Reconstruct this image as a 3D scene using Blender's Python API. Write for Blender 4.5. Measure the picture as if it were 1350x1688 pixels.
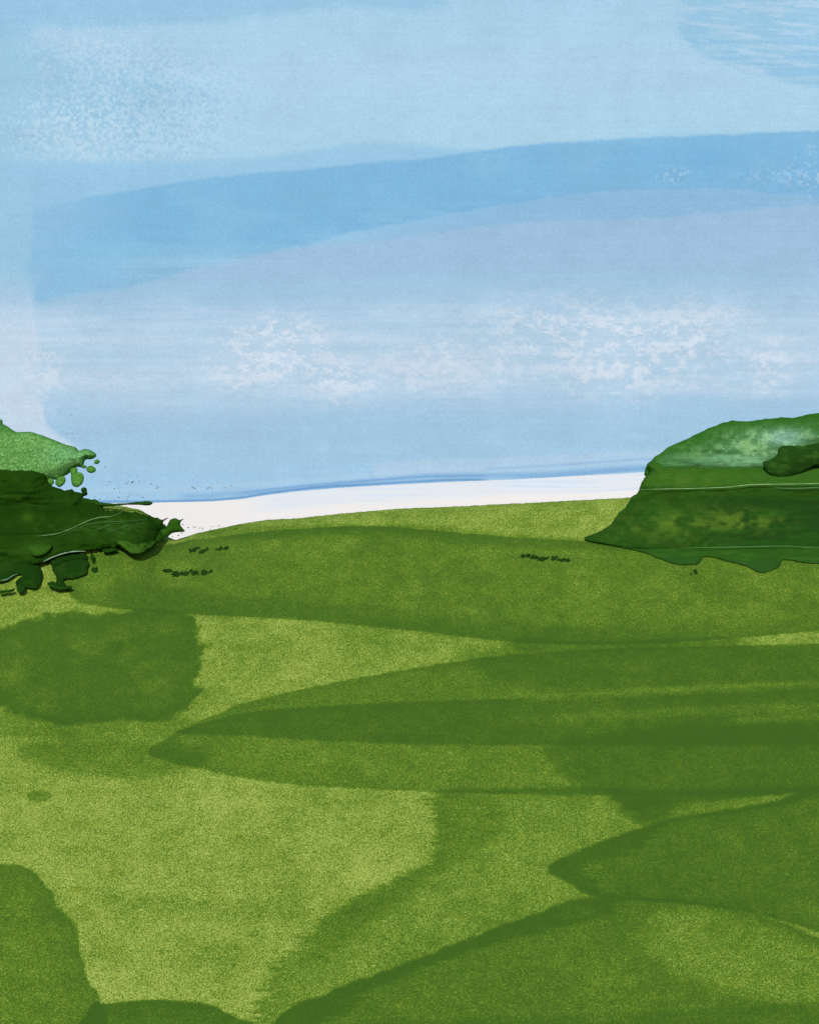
import bpy, math
import numpy as np

for o in list(bpy.data.objects):
    bpy.data.objects.remove(o)
S = bpy.context.scene
C = S.collection
F = 3376.0                       # picture units per unit of tangent, used to measure the view

# ------------------------------------------------------------------ camera, sky light, sun, exposure
cam = bpy.data.cameras.new('camera')
co = bpy.data.objects.new('camera', cam); C.objects.link(co)
co.location = (0, 0, 0); co.rotation_euler = (math.radians(90), 0, 0)
cam.sensor_fit = 'VERTICAL'; cam.sensor_height = 24; cam.lens = 24 * F / 1688
cam.clip_start = 0.3; cam.clip_end = 9000
S.camera = co

SUN_EL, SUN_AZ = math.radians(33), math.radians(-12)      # high behind the camera, a little to the left
W = bpy.data.worlds.new('World'); S.world = W; W.use_nodes = True
nt = W.node_tree; nt.nodes.clear()
ws = nt.nodes.new('ShaderNodeTexSky'); ws.sky_type = 'NISHITA'; ws.sun_disc = False
ws.sun_elevation = SUN_EL; ws.sun_rotation = math.pi + SUN_AZ
wb = nt.nodes.new('ShaderNodeBackground'); wb.inputs[1].default_value = 0.07
wo = nt.nodes.new('ShaderNodeOutputWorld')
nt.links.new(ws.outputs[0], wb.inputs[0]); nt.links.new(wb.outputs[0], wo.inputs[0])
sl = bpy.data.lights.new('sun', 'SUN'); sl.energy = 3.05; sl.angle = math.radians(0.5); sl.color = (1.0, 0.965, 0.91)
so = bpy.data.objects.new('sun', sl); C.objects.link(so)
so.rotation_euler = (math.radians(90) - SUN_EL, 0, SUN_AZ)
so.location = (-30, -60, 80)
S.view_settings.view_transform = 'Standard'; S.view_settings.look = 'None'
S.view_settings.exposure = 0.0; S.view_settings.gamma = 1.0
S.render.engine = 'CYCLES'
S.cycles.max_bounces = 5

# ------------------------------------------------------------------ small numeric helpers
def lin(c):
    c = np.asarray(c, dtype=float) / 255.0
    return np.where(c <= 0.04045, c / 12.92, ((c + 0.055) / 1.055) ** 2.4)

def hsh(ix, iy, seed):
    h = (ix.astype(np.int64) * 374761393 + iy.astype(np.int64) * 668265263 + seed * 1442695041) & 0xffffffff
    h = ((h ^ (h >> 13)) * 1274126177) & 0xffffffff
    h = ((h ^ (h >> 16)) * 2246822519) & 0xffffffff
    return ((h ^ (h >> 15)) & 0xffff) / 65535.0

def vn(x, y, seed=0):
    x = np.asarray(x, float); y = np.asarray(y, float)
    ix = np.floor(x); iy = np.floor(y); fx = x - ix; fy = y - iy
    fx = fx * fx * (3 - 2 * fx); fy = fy * fy * (3 - 2 * fy)
    a = hsh(ix, iy, seed); b = hsh(ix + 1, iy, seed); c = hsh(ix, iy + 1, seed); d = hsh(ix + 1, iy + 1, seed)
    return (a * (1 - fx) + b * fx) * (1 - fy) + (c * (1 - fx) + d * fx) * fy

def fbm(x, y, seed=0, n=4, g=0.55):
    s = 0; a = 1; t = 0
    for i in range(n):
        s = s + a * vn(x * 2 ** i + 17.3 * i, y * 2 ** i + 9.1 * i, seed + i); t += a; a *= g
    return s / t

def sst(a, b, x):
    t = np.clip((x - a) / (b - a), 0, 1)
    return t * t * (3 - 2 * t)

def smooth_poly(p, k=5, closed=True):
    p = np.array(p, float); n = len(p); out = []
    rng = n if closed else n - 1
    for i in range(rng):
        if closed: p0, p1, p2, p3 = p[(i - 1) % n], p[i], p[(i + 1) % n], p[(i + 2) % n]
        else: p0, p1, p2, p3 = p[max(i - 1, 0)], p[i], p[i + 1], p[min(i + 2, n - 1)]
        for j in range(k):
            t = j / k
            c = 0.5 * ((2 * p1) + (-p0 + p2) * t + (2 * p0 - 5 * p1 + 4 * p2 - p3) * t * t + (-p0 + 3 * p1 - 3 * p2 + p3) * t ** 3)
            out.append(c)
    if not closed: out.append(p[-1])
    return np.array(out)

def sdf(x, y, poly, closed=True, margin=1e9):
    """signed distance to a polygon, negative inside; far points are skipped"""
    x = np.asarray(x, float); y = np.asarray(y, float)
    res = np.full(x.shape, margin if margin < 1e8 else 1e9)
    mn = poly.min(0) - margin; mx = poly.max(0) + margin
    sel = (x >= mn[0]) & (x <= mx[0]) & (y >= mn[1]) & (y <= mx[1])
    X = x[sel]; Y = y[sel]
    d = np.full(X.shape, 1e18); ins = np.zeros(X.shape, bool)
    n = len(poly)
    for i in range(n if closed else n - 1):
        a = poly[i]; b = poly[(i + 1) % n]; e = b - a; L = e @ e + 1e-12
        t = np.clip(((X - a[0]) * e[0] + (Y - a[1]) * e[1]) / L, 0, 1)
        d = np.minimum(d, (X - a[0] - t * e[0]) ** 2 + (Y - a[1] - t * e[1]) ** 2)
        if closed and a[1] != b[1]:
            c = ((a[1] > Y) != (b[1] > Y)) & (X < (b[0] - a[0]) * (Y - a[1]) / (b[1] - a[1]) + a[0])
            ins ^= c
    d = np.sqrt(d)
    if closed: d = np.where(ins, -d, d)
    res[sel] = d
    return res

def link(name, me, mats=(), parent=None, **props):
    o = bpy.data.objects.new(name, me); C.objects.link(o)
    if me is not None:
        for m in mats: me.materials.append(m)
    if parent: o.parent = parent
    for k, v in props.items(): o[k] = v
    return o

def mesh_np(name, V, faces, smooth=True):
    me = bpy.data.meshes.new(name)
    faces = np.asarray(faces, np.int32); k = faces.shape[1]
    me.vertices.add(len(V)); me.vertices.foreach_set('co', np.asarray(V, np.float32).ravel())
    me.loops.add(faces.size); me.loops.foreach_set('vertex_index', faces.ravel())
    me.polygons.add(len(faces)); me.polygons.foreach_set('loop_start', np.arange(0, faces.size, k, dtype=np.int32))
    me.polygons.foreach_set('use_smooth', np.full(len(faces), smooth))
    me.update(calc_edges=True)
    return me

def grid_faces(nx, ny):
    i = np.arange(nx - 1)[None, :] + nx * np.arange(ny - 1)[:, None]
    i = i.ravel()
    return np.stack([i, i + 1, i + 1 + nx, i + nx], 1)

def set_float(me, name, v):
    a = me.attributes.new(name, 'FLOAT', 'POINT'); a.data.foreach_set('value', np.asarray(v, np.float32).ravel())

def set_col(me, name, v):
    a = me.attributes.new(name, 'FLOAT_COLOR', 'POINT')
    w = np.ones((len(v), 4), np.float32); w[:, :3] = v
    a.data.foreach_set('color', w.ravel())

# ------------------------------------------------------------------ node helpers
class NB:
    def __init__(s, name, rough=0.8, spec=0.2):
        s.m = bpy.data.materials.new(name); s.m.use_nodes = True
        s.t = s.m.node_tree; s.t.nodes.clear()
        s.out = s.n('ShaderNodeOutputMaterial')
    def n(s, k): return s.t.nodes.new(k)
    def l(s, a, b): s.t.links.new(a, b)
    def val(s, x, sock):
        if isinstance(x, (int, float)): sock.default_value = x
        elif isinstance(x, (tuple, list, np.ndarray)): sock.default_value = tuple(x)[:3] + (1,) if len(sock.default_value) == 4 else tuple(x)
        else: s.l(x, sock)
    def math(s, op, a, b=0.0, c=None, clamp=False):
        m = s.n('ShaderNodeMath'); m.operation = op; m.use_clamp = clamp
        s.val(a, m.inputs[0]); s.val(b, m.inputs[1])
        if c is not None: s.val(c, m.inputs[2])
        return m.outputs[0]
    def attr(s, name, col=False):
        a = s.n('ShaderNodeAttribute'); a.attribute_name = name
        return a.outputs['Color' if col else 'Fac']
    def noise(s, scale, stretch=(1, 1, 1), detail=2, rough=0.5, off=(0, 0, 0)):
        tc = s.n('ShaderNodeTexCoord'); mp = s.n('ShaderNodeMapping')
        mp.inputs['Scale'].default_value = stretch; mp.inputs['Location'].default_value = off
        s.l(tc.outputs['Object'], mp.inputs[0])
        n = s.n('ShaderNodeTexNoise'); n.inputs['Scale'].default_value = scale
        n.inputs['Detail'].default_value = detail; n.inputs['Roughness'].default_value = rough
        s.l(mp.outputs[0], n.inputs['Vector'])
        return n.outputs['Fac']
    def ramp(s, fac, stops, interp='LINEAR'):
        r = s.n('ShaderNodeValToRGB'); e = r.color_ramp; e.interpolation = interp
        while len(e.elements) < len(stops): e.elements.new(0.5)
        for k, (p, c) in enumerate(stops):
            e.elements[k].position = p; e.elements[k].color = tuple(lin(c)) + (1,)
        s.val(fac, r.inputs[0]); return r.outputs[0]
    def mix(s, fac, a, b, mode='MIX'):
        m = s.n('ShaderNodeMix'); m.data_type = 'RGBA'; m.blend_type = mode
        s.val(fac, m.inputs[0]); s.val(a, m.inputs[6]); s.val(b, m.inputs[7])
        return m.outputs[2]
    def bump(s, h, strength=0.3, dist=0.05):
        b = s.n('ShaderNodeBump'); b.inputs['Strength'].default_value = strength; b.inputs['Distance'].default_value = dist
        s.l(h, b.inputs['Height']); return b.outputs[0]
    def surf(s, col, rough=0.8, spec=0.2, normal=None):
        p = s.n('ShaderNodeBsdfPrincipled')
        s.val(col, p.inputs['Base Color']); s.val(rough, p.inputs['Roughness']); s.val(spec, p.inputs['Specular IOR Level'])
        if normal is not None: s.l(normal, p.inputs['Normal'])
        s.l(p.outputs[0], s.out.inputs[0]); return s.m

# ------------------------------------------------------------------ lie of the land
YC = 138.0                       # distance of the hill's brow
SL = 0.65
crest_px = [(-3000, 832), (-300, 830), (170, 833), (205, 835), (230, 840), (248, 850), (262, 866), (273, 884), (290, 890.5), (305, 886), (322, 880),
            (345, 875), (400, 863), (440, 857), (485, 855), (550, 848), (650, 839), (750, 835), (850, 830), (950, 825), (1060, 819), (1200, 812), (1600, 815), (4000, 820)]
cpx = np.array(crest_px, float)
def zcrest(X):
    px = X / YC * F + 675
    return (844 - np.interp(px, cpx[:, 0], cpx[:, 1])) / F * YC
def zland(X, Y):
    X = np.asarray(X, float); Y = np.asarray(Y, float)
    d = YC - Y
    near = -1.7 - 33 * (1 - np.cos(np.clip((Y + 5) / 72, 0, 1) * math.pi)) / 2 + 0.1
    near = np.where(Y < -5, -1.6, near)
    a = 1.6
    w = np.exp(-(np.clip(d, 0, None) / 6.0) ** 1.3)
    far = -SL * (np.sqrt(d * d + a * a) - a) + zcrest(X) * w - 0.6 * (1 - w)
    far = np.where(d < 0, zcrest(X) - 0.9 * (np.sqrt(d * d + a * a) - a), far)
    # soft undulation of the slope
    far = far + 0.10 * (fbm(X / 9 + 40, Y / 7, 5, 2) - 0.5) * np.clip(d / 6, 0, 1)
    k = 2.0
    z = np.where(d >= 0, np.where(Y < 90, np.logaddexp(near / k, far / k) * k, far), np.maximum(far, -15))
    return z

def ground(px, py):
    """where the line of sight through a picture point meets the hillside"""
    u = (px - 675) / F; v = (844 - py) / F
    Ys = np.linspace(88, YC + 0.5, 700)
    zz = zland(u * Ys, Ys) - v * Ys
    i = np.argmax(zz > 0)
    if not (zz > 0).any(): return u * YC, YC
    if i == 0: return u * Ys[0], Ys[0]
    t = -zz[i - 1] / (zz[i] - zz[i - 1]); Y = Ys[i - 1] + t * (Ys[1] - Ys[0])
    return u * Y, Y

def at(px, py, Y):
    return np.array([(px - 675) / F * Y, Y, (844 - py) / F * Y])

# ------------------------------------------------------------------ meadow: one sheet to the horizon, swaths of denser, darker grass in it
xs = np.concatenate([-np.geomspace(3500, 32, 26)[:-1], np.arange(-32, 32, 0.058), np.geomspace(32, 3500, 26)])
ys = np.concatenate([np.linspace(-300, 84, 60)[:-1], np.arange(84, 94, 0.5), np.arange(94, 128, 0.085), np.arange(128, 139.2, 0.05), np.arange(139.3, 160, 0.5), np.geomspace(160, 3500, 24)])
GX, GY = np.meshgrid(xs, ys)
X = GX.ravel(); Y = GY.ravel()
Z = zland(X, Y)
inn = (np.abs(X) < 33) & (Y > 90) & (Y < 140)
Z[inn] += 0.05 * (vn(X[inn] / 0.11, Y[inn] / 0.16, 3) - 0.5) + 0.03 * (vn(X[inn] / 0.3, Y[inn] / 0.4, 4) - 0.5)

def gp(pts, k=4):
    sp = smooth_poly(pts, k)
    return np.array([ground(a, b) for a, b in sp])

dens = np.zeros(len(X))
xi = X[inn]; yi = Y[inn]; D = np.zeros(len(xi))
wx = (fbm(xi / 0.5, yi / 0.6, 21, 3) - 0.5); wy = (fbm(xi / 0.6, yi / 0.5, 33, 3) - 0.5)
mott = fbm(xi / 2.2, yi / 2.4, 51, 4); mott2 = fbm(xi / 0.55, yi / 0.7, 61, 3)
streak = fbm(xi / 5.0, yi / 0.22, 71, 3)
def swath(pts, amount, soft=0.05, rim=0.25, rimw=0.7, rag=0.12, dry=0.0, mo=0.5, mode='add'):
    global D
    sd = sdf(xi + wx * rag * 2 + (fbm(xi / 2.5, yi / 0.09, 81, 2) - 0.5) * dry, yi + wy * rag, gp(pts), margin=2.5)
    if soft < 0.3: soft = soft * 1.1 + 0.01 + 0.22 * np.clip(mott - 0.45, 0, 1)
    m = sst(soft, -soft, sd); rim = rim * 0.6; rimw = rimw * 0.7
    body = 1 - rim + rim * np.exp(np.minimum(sd, 0) / rimw)
    tex = 1 - mo * 1.6 * np.clip(mott - 0.42, 0, 1) * (1 - np.exp(np.minimum(sd, 0) / 0.8))
    a = m * body * tex * amount
    if mode == 'cut': D = D * (1 - a)
    else: D = D + a * (1 - D * 0.55)

BIG = 1790
# upper band under the brow
swath([(120, 925), (280, 896), (360, 885), (450, 875), (560, 868), (640, 868), (720, 875), (850, 886), (960, 892), (1100, 905), (1350, 912), (1560, 912), (1560, 1030), (1350, 1041), (1150, 1056), (1000, 1062), (850, 1058), (680, 1040), (500, 1022), (340, 1014), (200, 1004), (120, 985)],
      0.52, soft=0.05, rim=0.30, rimw=1.0, rag=0.10, mo=1.3)
swath([(340, 870), (560, 866), (700, 868), (850, 880), (960, 888), (1100, 905), (960, 905), (850, 903), (700, 888), (560, 880), (400, 890)], 0.22, soft=0.35, rim=0)
swath([(200, 960), (420, 985), (620, 1000), (900, 1030), (1100, 1040), (1100, 1062), (850, 1058), (680, 1040), (500, 1022), (340, 1014), (200, 1005)], 0.20, soft=0.5, rim=0)
# left rounded swath
swath([(-120, 1060), (0, 1038), (70, 1018), (160, 1011), (290, 1010), (322, 1025), (336, 1075), (330, 1120), (312, 1160), (270, 1184), (150, 1190), (60, 1186), (0, 1162), (-100, 1130)],
      0.74, soft=0.34, rim=0.20, rimw=0.9, rag=0.8, mo=1.1)
swath([(-120, 1200), (0, 1170), (120, 1185), (260, 1180), (330, 1190), (280, 1215), (160, 1220), (60, 1215)], 0.28, soft=0.3, rim=0)
swath([(30, 1232), (110, 1222), (230, 1222), (330, 1235), (330, 1262), (230, 1285), (120, 1275), (60, 1255)], 0.40, soft=0.55, rim=0, rag=0.3)
# the long stroke from the left middle to the right edge
swath([(245, 1236), (290, 1210), (340, 1185), (400, 1160), (500, 1136), (600, 1116), (750, 1091), (900, 1075), (1100, 1067), (1350, 1062), (1560, 1060), (1560, 1300), (1350, 1307), (1100, 1311), (900, 1310), (700, 1305), (560, 1298), (450, 1290), (350, 1272), (260, 1250)],
      0.50, soft=0.04, rim=0.3, rimw=0.8, rag=0.12, mo=0.9)
swath([(290, 1208), (360, 1186), (430, 1171), (550, 1163), (700, 1156), (900, 1150), (1350, 1128), (1560, 1120), (1560, 1225), (1350, 1227), (1100, 1228), (900, 1228), (700, 1227), (500, 1219), (400, 1213)],
      0.45, soft=0.08, rim=0.25, rimw=0.6, rag=0.10, mo=0.5)
swath([(760, 1075), (1000, 1069), (1350, 1062), (1560, 1062), (1560, 1130), (1350, 1135), (1000, 1140), (850, 1130)], 0.30, soft=0.7, rim=0)
swath([(900, 1235), (960, 1215), (1100, 1200), (1350, 1192), (1560, 1190), (1560, 1300), (1350, 1302), (1220, 1325), (1090, 1350), (1040, 1335), (1000, 1312), (930, 1280)], 0.42, soft=0.5, rim=0, rag=0.5)
swath([(1000, 1300), (1100, 1302), (1350, 1300), (1420, 1295), (1290, 1308), (1120, 1330), (1085, 1352), (1035, 1332)], 0.30, soft=0.15, rim=0)
swath([(880, 1150), (1100, 1131), (1350, 1122), (1500, 1122), (1500, 1132), (1350, 1135), (1100, 1146), (900, 1156)], 0.42, soft=0.15, rim=0, mode='cut', mo=0)
swath([(850, 1180), (1000, 1172), (1250, 1160), (1380, 1160), (1380, 1172), (1100, 1182), (900, 1192)], 0.30, soft=0.2, rim=0, mode='cut', mo=0)
swath([(1220, 1182), (1400, 1172), (1400, 1182), (1230, 1192)], 0.35, soft=0.15, rim=0, mode='cut', mo=0)
swath([(860, 1052), (1000, 1058), (1190, 1050), (1200, 1064), (1000, 1072), (860, 1074)], 0.40, soft=0.15, rim=0)
swath([(1020, 1330), (1100, 1310), (1330, 1298), (1300, 1325), (1130, 1350), (1060, 1362)], 0.30, soft=0.1, rim=0)
# right tongue
swath([(905, 1430), (960, 1400), (1050, 1367), (1130, 1346), (1250, 1326), (1350, 1298), (1560, 1240), (1560, 1600), (1350, 1537), (1250, 1507), (1150, 1491), (1050, 1483), (975, 1476), (930, 1450)],
      0.80, soft=0.10, rim=0.22, rimw=0.8, rag=0.18, mo=0.8)
swath([(1060, 1333), (1150, 1320), (1290, 1312), (1270, 1322), (1130, 1343), (1085, 1352)], 0.25, soft=0.12, rim=0, mode='cut', mo=0)
# middle wash with the dry brushed left edge
swath([(722, 1306), (860, 1300), (1000, 1300), (1110, 1330), (1050, 1400), (960, 1430), (1010, 1500), (800, 1560), (640, 1620), (560, 1670), (480, 1740), (400, 1740), (435, 1640), (465, 1580), (540, 1512), (640, 1455), (706, 1425), (722, 1370)],
      0.42, soft=0.15, rim=0.45, rimw=1.1, rag=0.12, dry=1.6, mo=1.1)
swath([(720, 1312), (800, 1318), (830, 1370), (720, 1440), (650, 1500), (560, 1560), (500, 1600), (540, 1520), (640, 1457), (704, 1425), (722, 1370)], 0.22, soft=0.5, rim=0, rag=0.3)
# bottom right field
swath([(430, 1740), (460, 1672), (560, 1628), (680, 1583), (800, 1536), (900, 1500), (960, 1482), (1100, 1482), (1200, 1496), (1280, 1517), (1350, 1548), (1560, 1640), (1560, BIG), (430, BIG)],
      0.72, soft=0.10, rim=0.30, rimw=1.2, rag=0.22, mo=0.8)
swath([(1060, 1540), (1110, 1497), (1200, 1505), (1350, 1562), (1500, 1640), (1300, 1650), (1150, 1620), (1090, 1590)], 0.42, soft=0.5, rim=0, rag=0.3, mode='cut', mo=0)
swath([(560, 1690), (800, 1680), (1100, 1668), (1350, 1650), (1560, 1640), (1560, BIG), (560, BIG)], 0.22, soft=0.15, rim=0)
# bottom left
swath([(-140, 1425), (0, 1424), (50, 1432), (85, 1470), (95, 1495), (125, 1525), (134, 1570), (145, 1615), (168, 1655), (165, BIG), (-140, BIG)],
      0.66, soft=0.06, rim=0.40, rimw=1.2, rag=0.14, mo=0.9)
swath([(150, 1662), (170, 1655), (220, 1650), (265, 1648), (340, 1655), (385, 1675), (430, 1700), (430, BIG), (100, BIG)], 0.80, soft=0.05, rim=0.2, rag=0.10)
swath([(180, 1475), (350, 1480), (500, 1500), (620, 1480), (600, 1510), (400, 1515), (230, 1505)], 0.16, soft=0.7, rim=0, rag=0.4)
swath([(46, 1312), (58, 1303), (74, 1304), (84, 1312), (72, 1321), (56, 1321)], 0.42, soft=0.06, rim=0.3, rimw=0.2)
# mottling everywhere
D = D + (sst(0.40, 0.70, fbm(xi / 1.3, yi / 0.8, 91, 5, 0.7)) - 0.5) * 0.14 * (1 - 0.7 * np.clip(D, 0, 1))
D = D + ((mott - 0.5) * 0.48 + (mott2 - 0.5) * 0.20) * (1 - 0.6 * np.clip(D, 0, 1)) + (streak - 0.5) * 0.07
D = 0.31 + 0.80 * D
D = D + 0.11 * sst(112, 122, yi)
D = D - 0.06 * sst(131, 134, yi) * sst(0, 8, xi)
dens[:] = 0.45
dens[inn] = D
edge = inn & ((np.abs(X) > 29) | (Y < 94))
me = mesh_np('meadow', np.stack([X, Y, Z], 1), grid_faces(len(xs), len(ys)))
set_float(me, 'sward', np.clip(dens, 0, 1.2))
nb = NB('meadow grass')
d = nb.attr('sward')
g1 = nb.noise(14.0, (1, 0.75, 0.75), 3, 0.8)
g2 = nb.noise(4.5, (1, 1, 1), 2, 0.6, (7, 3, 1))
gr = nb.math('SUBTRACT', g1, 0.5); gm = nb.math('SUBTRACT', g2, 0.5)
amp = nb.math('MULTIPLY_ADD', nb.math('MINIMUM', d, 1.0), -0.66, 1.08)
dd = nb.math('ADD', d, nb.math('MULTIPLY', nb.math('MULTIPLY', gr, amp), 4.4))
dd = nb.math('ADD', dd, nb.math('MULTIPLY', nb.math('MULTIPLY', gm, amp), 0.45))
col = nb.ramp(dd, [(0.0, (166, 182, 92)), (0.20, (132, 155, 58)), (0.42, (104, 134, 41)), (0.68, (76, 112, 30)), (0.95, (60, 94, 27))])
warm = nb.noise(2.0, (1, 1, 1), 3, 0.6, (31, 3, 9))
col = nb.mix(nb.math('MULTIPLY', nb.math('SUBTRACT', warm, 0.45, clamp=True), nb.math('MULTIPLY_ADD', d, -1.0, 1.1, True)), col, lin((140, 146, 44)))
nrm = nb.bump(g1, 0.25, 0.03)
M_meadow = nb.surf(col, 0.9, 0.08, nrm)
link('meadow', me, [M_meadow], kind='structure')

# ------------------------------------------------------------------ pale sand bank beyond the brow
tb = np.array([(-3000, 840), (-200, 834), (0, 832), (170, 829.5), (250, 828.5), (350, 826.5), (400, 822.5), (430, 817.5), (480, 811), (560, 804), (650, 799), (750, 794), (850, 790), (950, 784.5), (1065, 778), (1300, 770), (4000, 760)], float)
YB = 205.0
xs2 = np.concatenate([np.linspace(-300, -48, 30)[:-1], np.arange(-48, 48, 0.16), np.linspace(48, 300, 30)])
ts = np.concatenate([np.linspace(0, 1, 220), 1 + np.linspace(0.02, 1.2, 20)])
BX, BT = np.meshgrid(xs2, ts); bx = BX.ravel(); bt = BT.ravel()
zt = (844 - np.interp(bx / YB * F + 675, tb[:, 0], tb[:, 1])) / F * YB
by = 172 + (YB - 172) * bt
z0 = -13.0
bz = np.where(bt <= 1, z0 + (zt - z0) * np.clip(bt, 0, 1), zt - (bt - 1) ** 2 * 14)
bz = bz + 0.12 * (fbm(bx / 2.5, by / 2.5, 8, 3) - 0.5) * np.clip(4 * (1 - bt), 0, 1)
me = mesh_np('sand', np.stack([bx, by, bz], 1), grid_faces(len(xs2), len(ts)))
# cool tint towards the top of the bank, with thin bluish streaks
vis = 844 - bz / by * F; pxx = bx / by * F + 675
topl = np.interp(pxx, tb[:, 0], tb[:, 1])
low = np.interp(pxx, cpx[:, 0], cpx[:, 1])
fr = np.clip((vis - topl) / np.maximum(low - topl, 1), 0, 1.5)
cool = sst(380, 470, pxx) * sst(0.78, 0.5, fr + 0.15 * (fbm(pxx / 60, vis / 4, 4, 3) - 0.5))
st = sst(0.60, 0.8, fbm(pxx / 220, vis / 2.6, 14, 3)) * cool
st2 = np.exp(-((fr - 0.66) / 0.04) ** 2) * sst(880, 1040, pxx) * 0.8
set_float(me, 'cool_tint', cool * 0.42 + st * 0.5 + st2)
nb = NB('pale sand')
gn = nb.noise(3.0, (1, 1, 1), 3, 0.6)
c1 = nb.mix(nb.attr('cool_tint'), lin((234, 228, 223)), lin((202, 217, 233)))
c1 = nb.mix(nb.math('MULTIPLY', nb.math('SUBTRACT', gn, 0.5, clamp=True), 0.4), c1, lin((215, 212, 212)))
M_sand = nb.surf(c1, 0.95, 0.05)
link('sand', me, [M_sand], kind='structure')

# ------------------------------------------------------------------ sky: a far dome wall with washes of thin cloud in it
sx = np.concatenate([np.linspace(-7000, -420, 50)[:-1], np.arange(-420, 1770, 1.6), np.linspace(1770, 8350, 50)])
sy = np.concatenate([np.linspace(-9000, -260, 50)[:-1], np.arange(-260, 900, 1.6), np.linspace(900, 1300, 10)])
UX, UY = np.meshgrid(sx, sy); ux = UX.ravel(); uy = UY.ravel()
dirs = np.stack([(ux - 675) / F, np.ones_like(ux), (844 - uy) / F], 1)
dirs /= np.linalg.norm(dirs, axis=1)[:, None]
me = mesh_np('sky', dirs * 4500.0, grid_faces(len(sx), len(sy)))
def stops(y, st):
    p = [a for a, _ in st]; c = np.array([lin(b) for _, b in st])
    return np.stack([np.interp(y, p, c[:, i]) for i in range(3)], 1)
nA = fbm(ux / 90, uy / 45, 101, 5); nB = fbm(ux / 22, uy / 16, 111, 4); nS = fbm(ux / 260, uy / 5.0, 121, 4); nS2 = fbm(ux / 120, uy / 2.6, 131, 3)
nD = fbm(ux / 4.6, uy / 4.4, 141, 2); nV = fbm(ux / 45, uy / 700, 151, 3)
tilt = (ux - 675) * -0.03
SKY = stops(uy - tilt + (nA - 0.5) * 40, [(-300, (150, 196, 226)), (0, (168, 207, 231)), (120, (174, 210, 233)), (240, (171, 210, 232)), (330, (152, 192, 222)), (400, (154, 191, 221)), (450, (157, 195, 223)),
        (500, (166, 200, 225)), (560, (174, 205, 227)), (640, (172, 204, 227)), (690, (162, 198, 224)), (740, (163, 200, 226)), (790, (160, 200, 229)), (860, (165, 204, 232))])
def lay(mask, colr):
    global SKY
    m = np.clip(mask, 0, 1)[:, None]; SKY = SKY * (1 - m) + lin(colr)[None, :] * m
def pm(pts, soft=1.5, rag=4.0, k=5, dry=0):
    sd = sdf(ux + (nB - 0.5) * rag * 2 + dry * (nS2 - 0.5), uy + (nB - 0.5) * rag, smooth_poly(pts, k), margin=260)
    return sst(soft, -soft, sd), sd
def blob(cx, cy, rx, ry, p=1.0):
    return np.exp(-(((ux - cx) / rx) ** 2 + ((uy - cy) / ry) ** 2) ** p)
# blue top left strip and the mottled left upper sky
m, _ = pm([(-600, -300), (1000, -300), (760, -10), (560, 10), (400, 28), (250, 40), (140, 48), (60, 60), (-600, 90)], 10, 8, dry=40); lay(m * 0.75, (148, 195, 226))
m, _ = pm([(-600, 60), (40, 62), (110, 95), (170, 110), (260, 125), (330, 160), (300, 190), (160, 200), (60, 200), (40, 260), (-600, 300)], 24, 14); lay(m * (0.65 + 0.3 * (nB - 0.5)), (150, 196, 222))
m, _ = pm([(55, 50), (110, 45), (170, 60), (240, 100), (330, 115), (420, 120), (300, 128), (180, 100), (120, 80), (70, 75)], 8, 12); lay(m * 0.6, (176, 209, 231))
reg = blob(230, 180, 170, 105, 1.6)
lay(reg * 0.30, (176, 210, 231))
lay(reg * sst(0.52, 0.68, nD) * 0.5, (138, 188, 220))
lay(blob(120, 215, 110, 55, 1.3) * sst(0.50, 0.36, nD) * 0.7, (192, 218, 236))
lay(blob(150, 80, 120, 40, 1.2) * sst(0.46, 0.34, nD) * 0.6, (188, 215, 234))
lay(reg * sst(0.42, 0.30, nD) * 0.6, (184, 214, 234))
# soft mid blue above the deep band
m, _ = pm([(-600, 262), (40, 264), (160, 268), (290, 266), (400, 262), (500, 250), (600, 236), (700, 240), (800, 250), (900, 240), (900, 330), (400, 420), (-600, 470)], 7, 8, dry=16); lay(m * 0.8, (150, 197, 227))
# deep band
m, sd = pm([(55, 380), (58, 350), (90, 338), (150, 325), (240, 310), (360, 292), (500, 280), (600, 268), (675, 264), (780, 251), (900, 236), (1100, 226), (1200, 222), (1350, 215), (1800, 200), (1800, 340), (1350, 325), (1200, 312), (1100, 313), (950, 320),
     (850, 335), (750, 352), (650, 370), (570, 386), (510, 402), (440, 414), (380, 420), (260, 425), (60, 420)], 2.2, 5)
m = m * (0.30 + 0.70 * sst(40, 260, ux + (nA - 0.5) * 120)); lay(m * (0.86 + 0.5 * (nB - 0.5) * sst(0, -60, sd)), (126, 182, 221))
lay(m * sst(0.50, 0.66, nA) * 0.5, (138, 190, 222))
lay(blob(1150, 255, 120, 30) * 0.5, (116, 179, 220))
m, sd = pm([(56, 415), (330, 400), (500, 405), (430, 416), (300, 450), (200, 474), (100, 490), (60, 494)], 6, 8, dry=14); lay(m * 0.8, (138, 190, 222))
lay(blob(350, 440, 160, 22, 1.5) * 0.5 * sst(0.4, 0.6, nS), (158, 202, 228))
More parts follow.
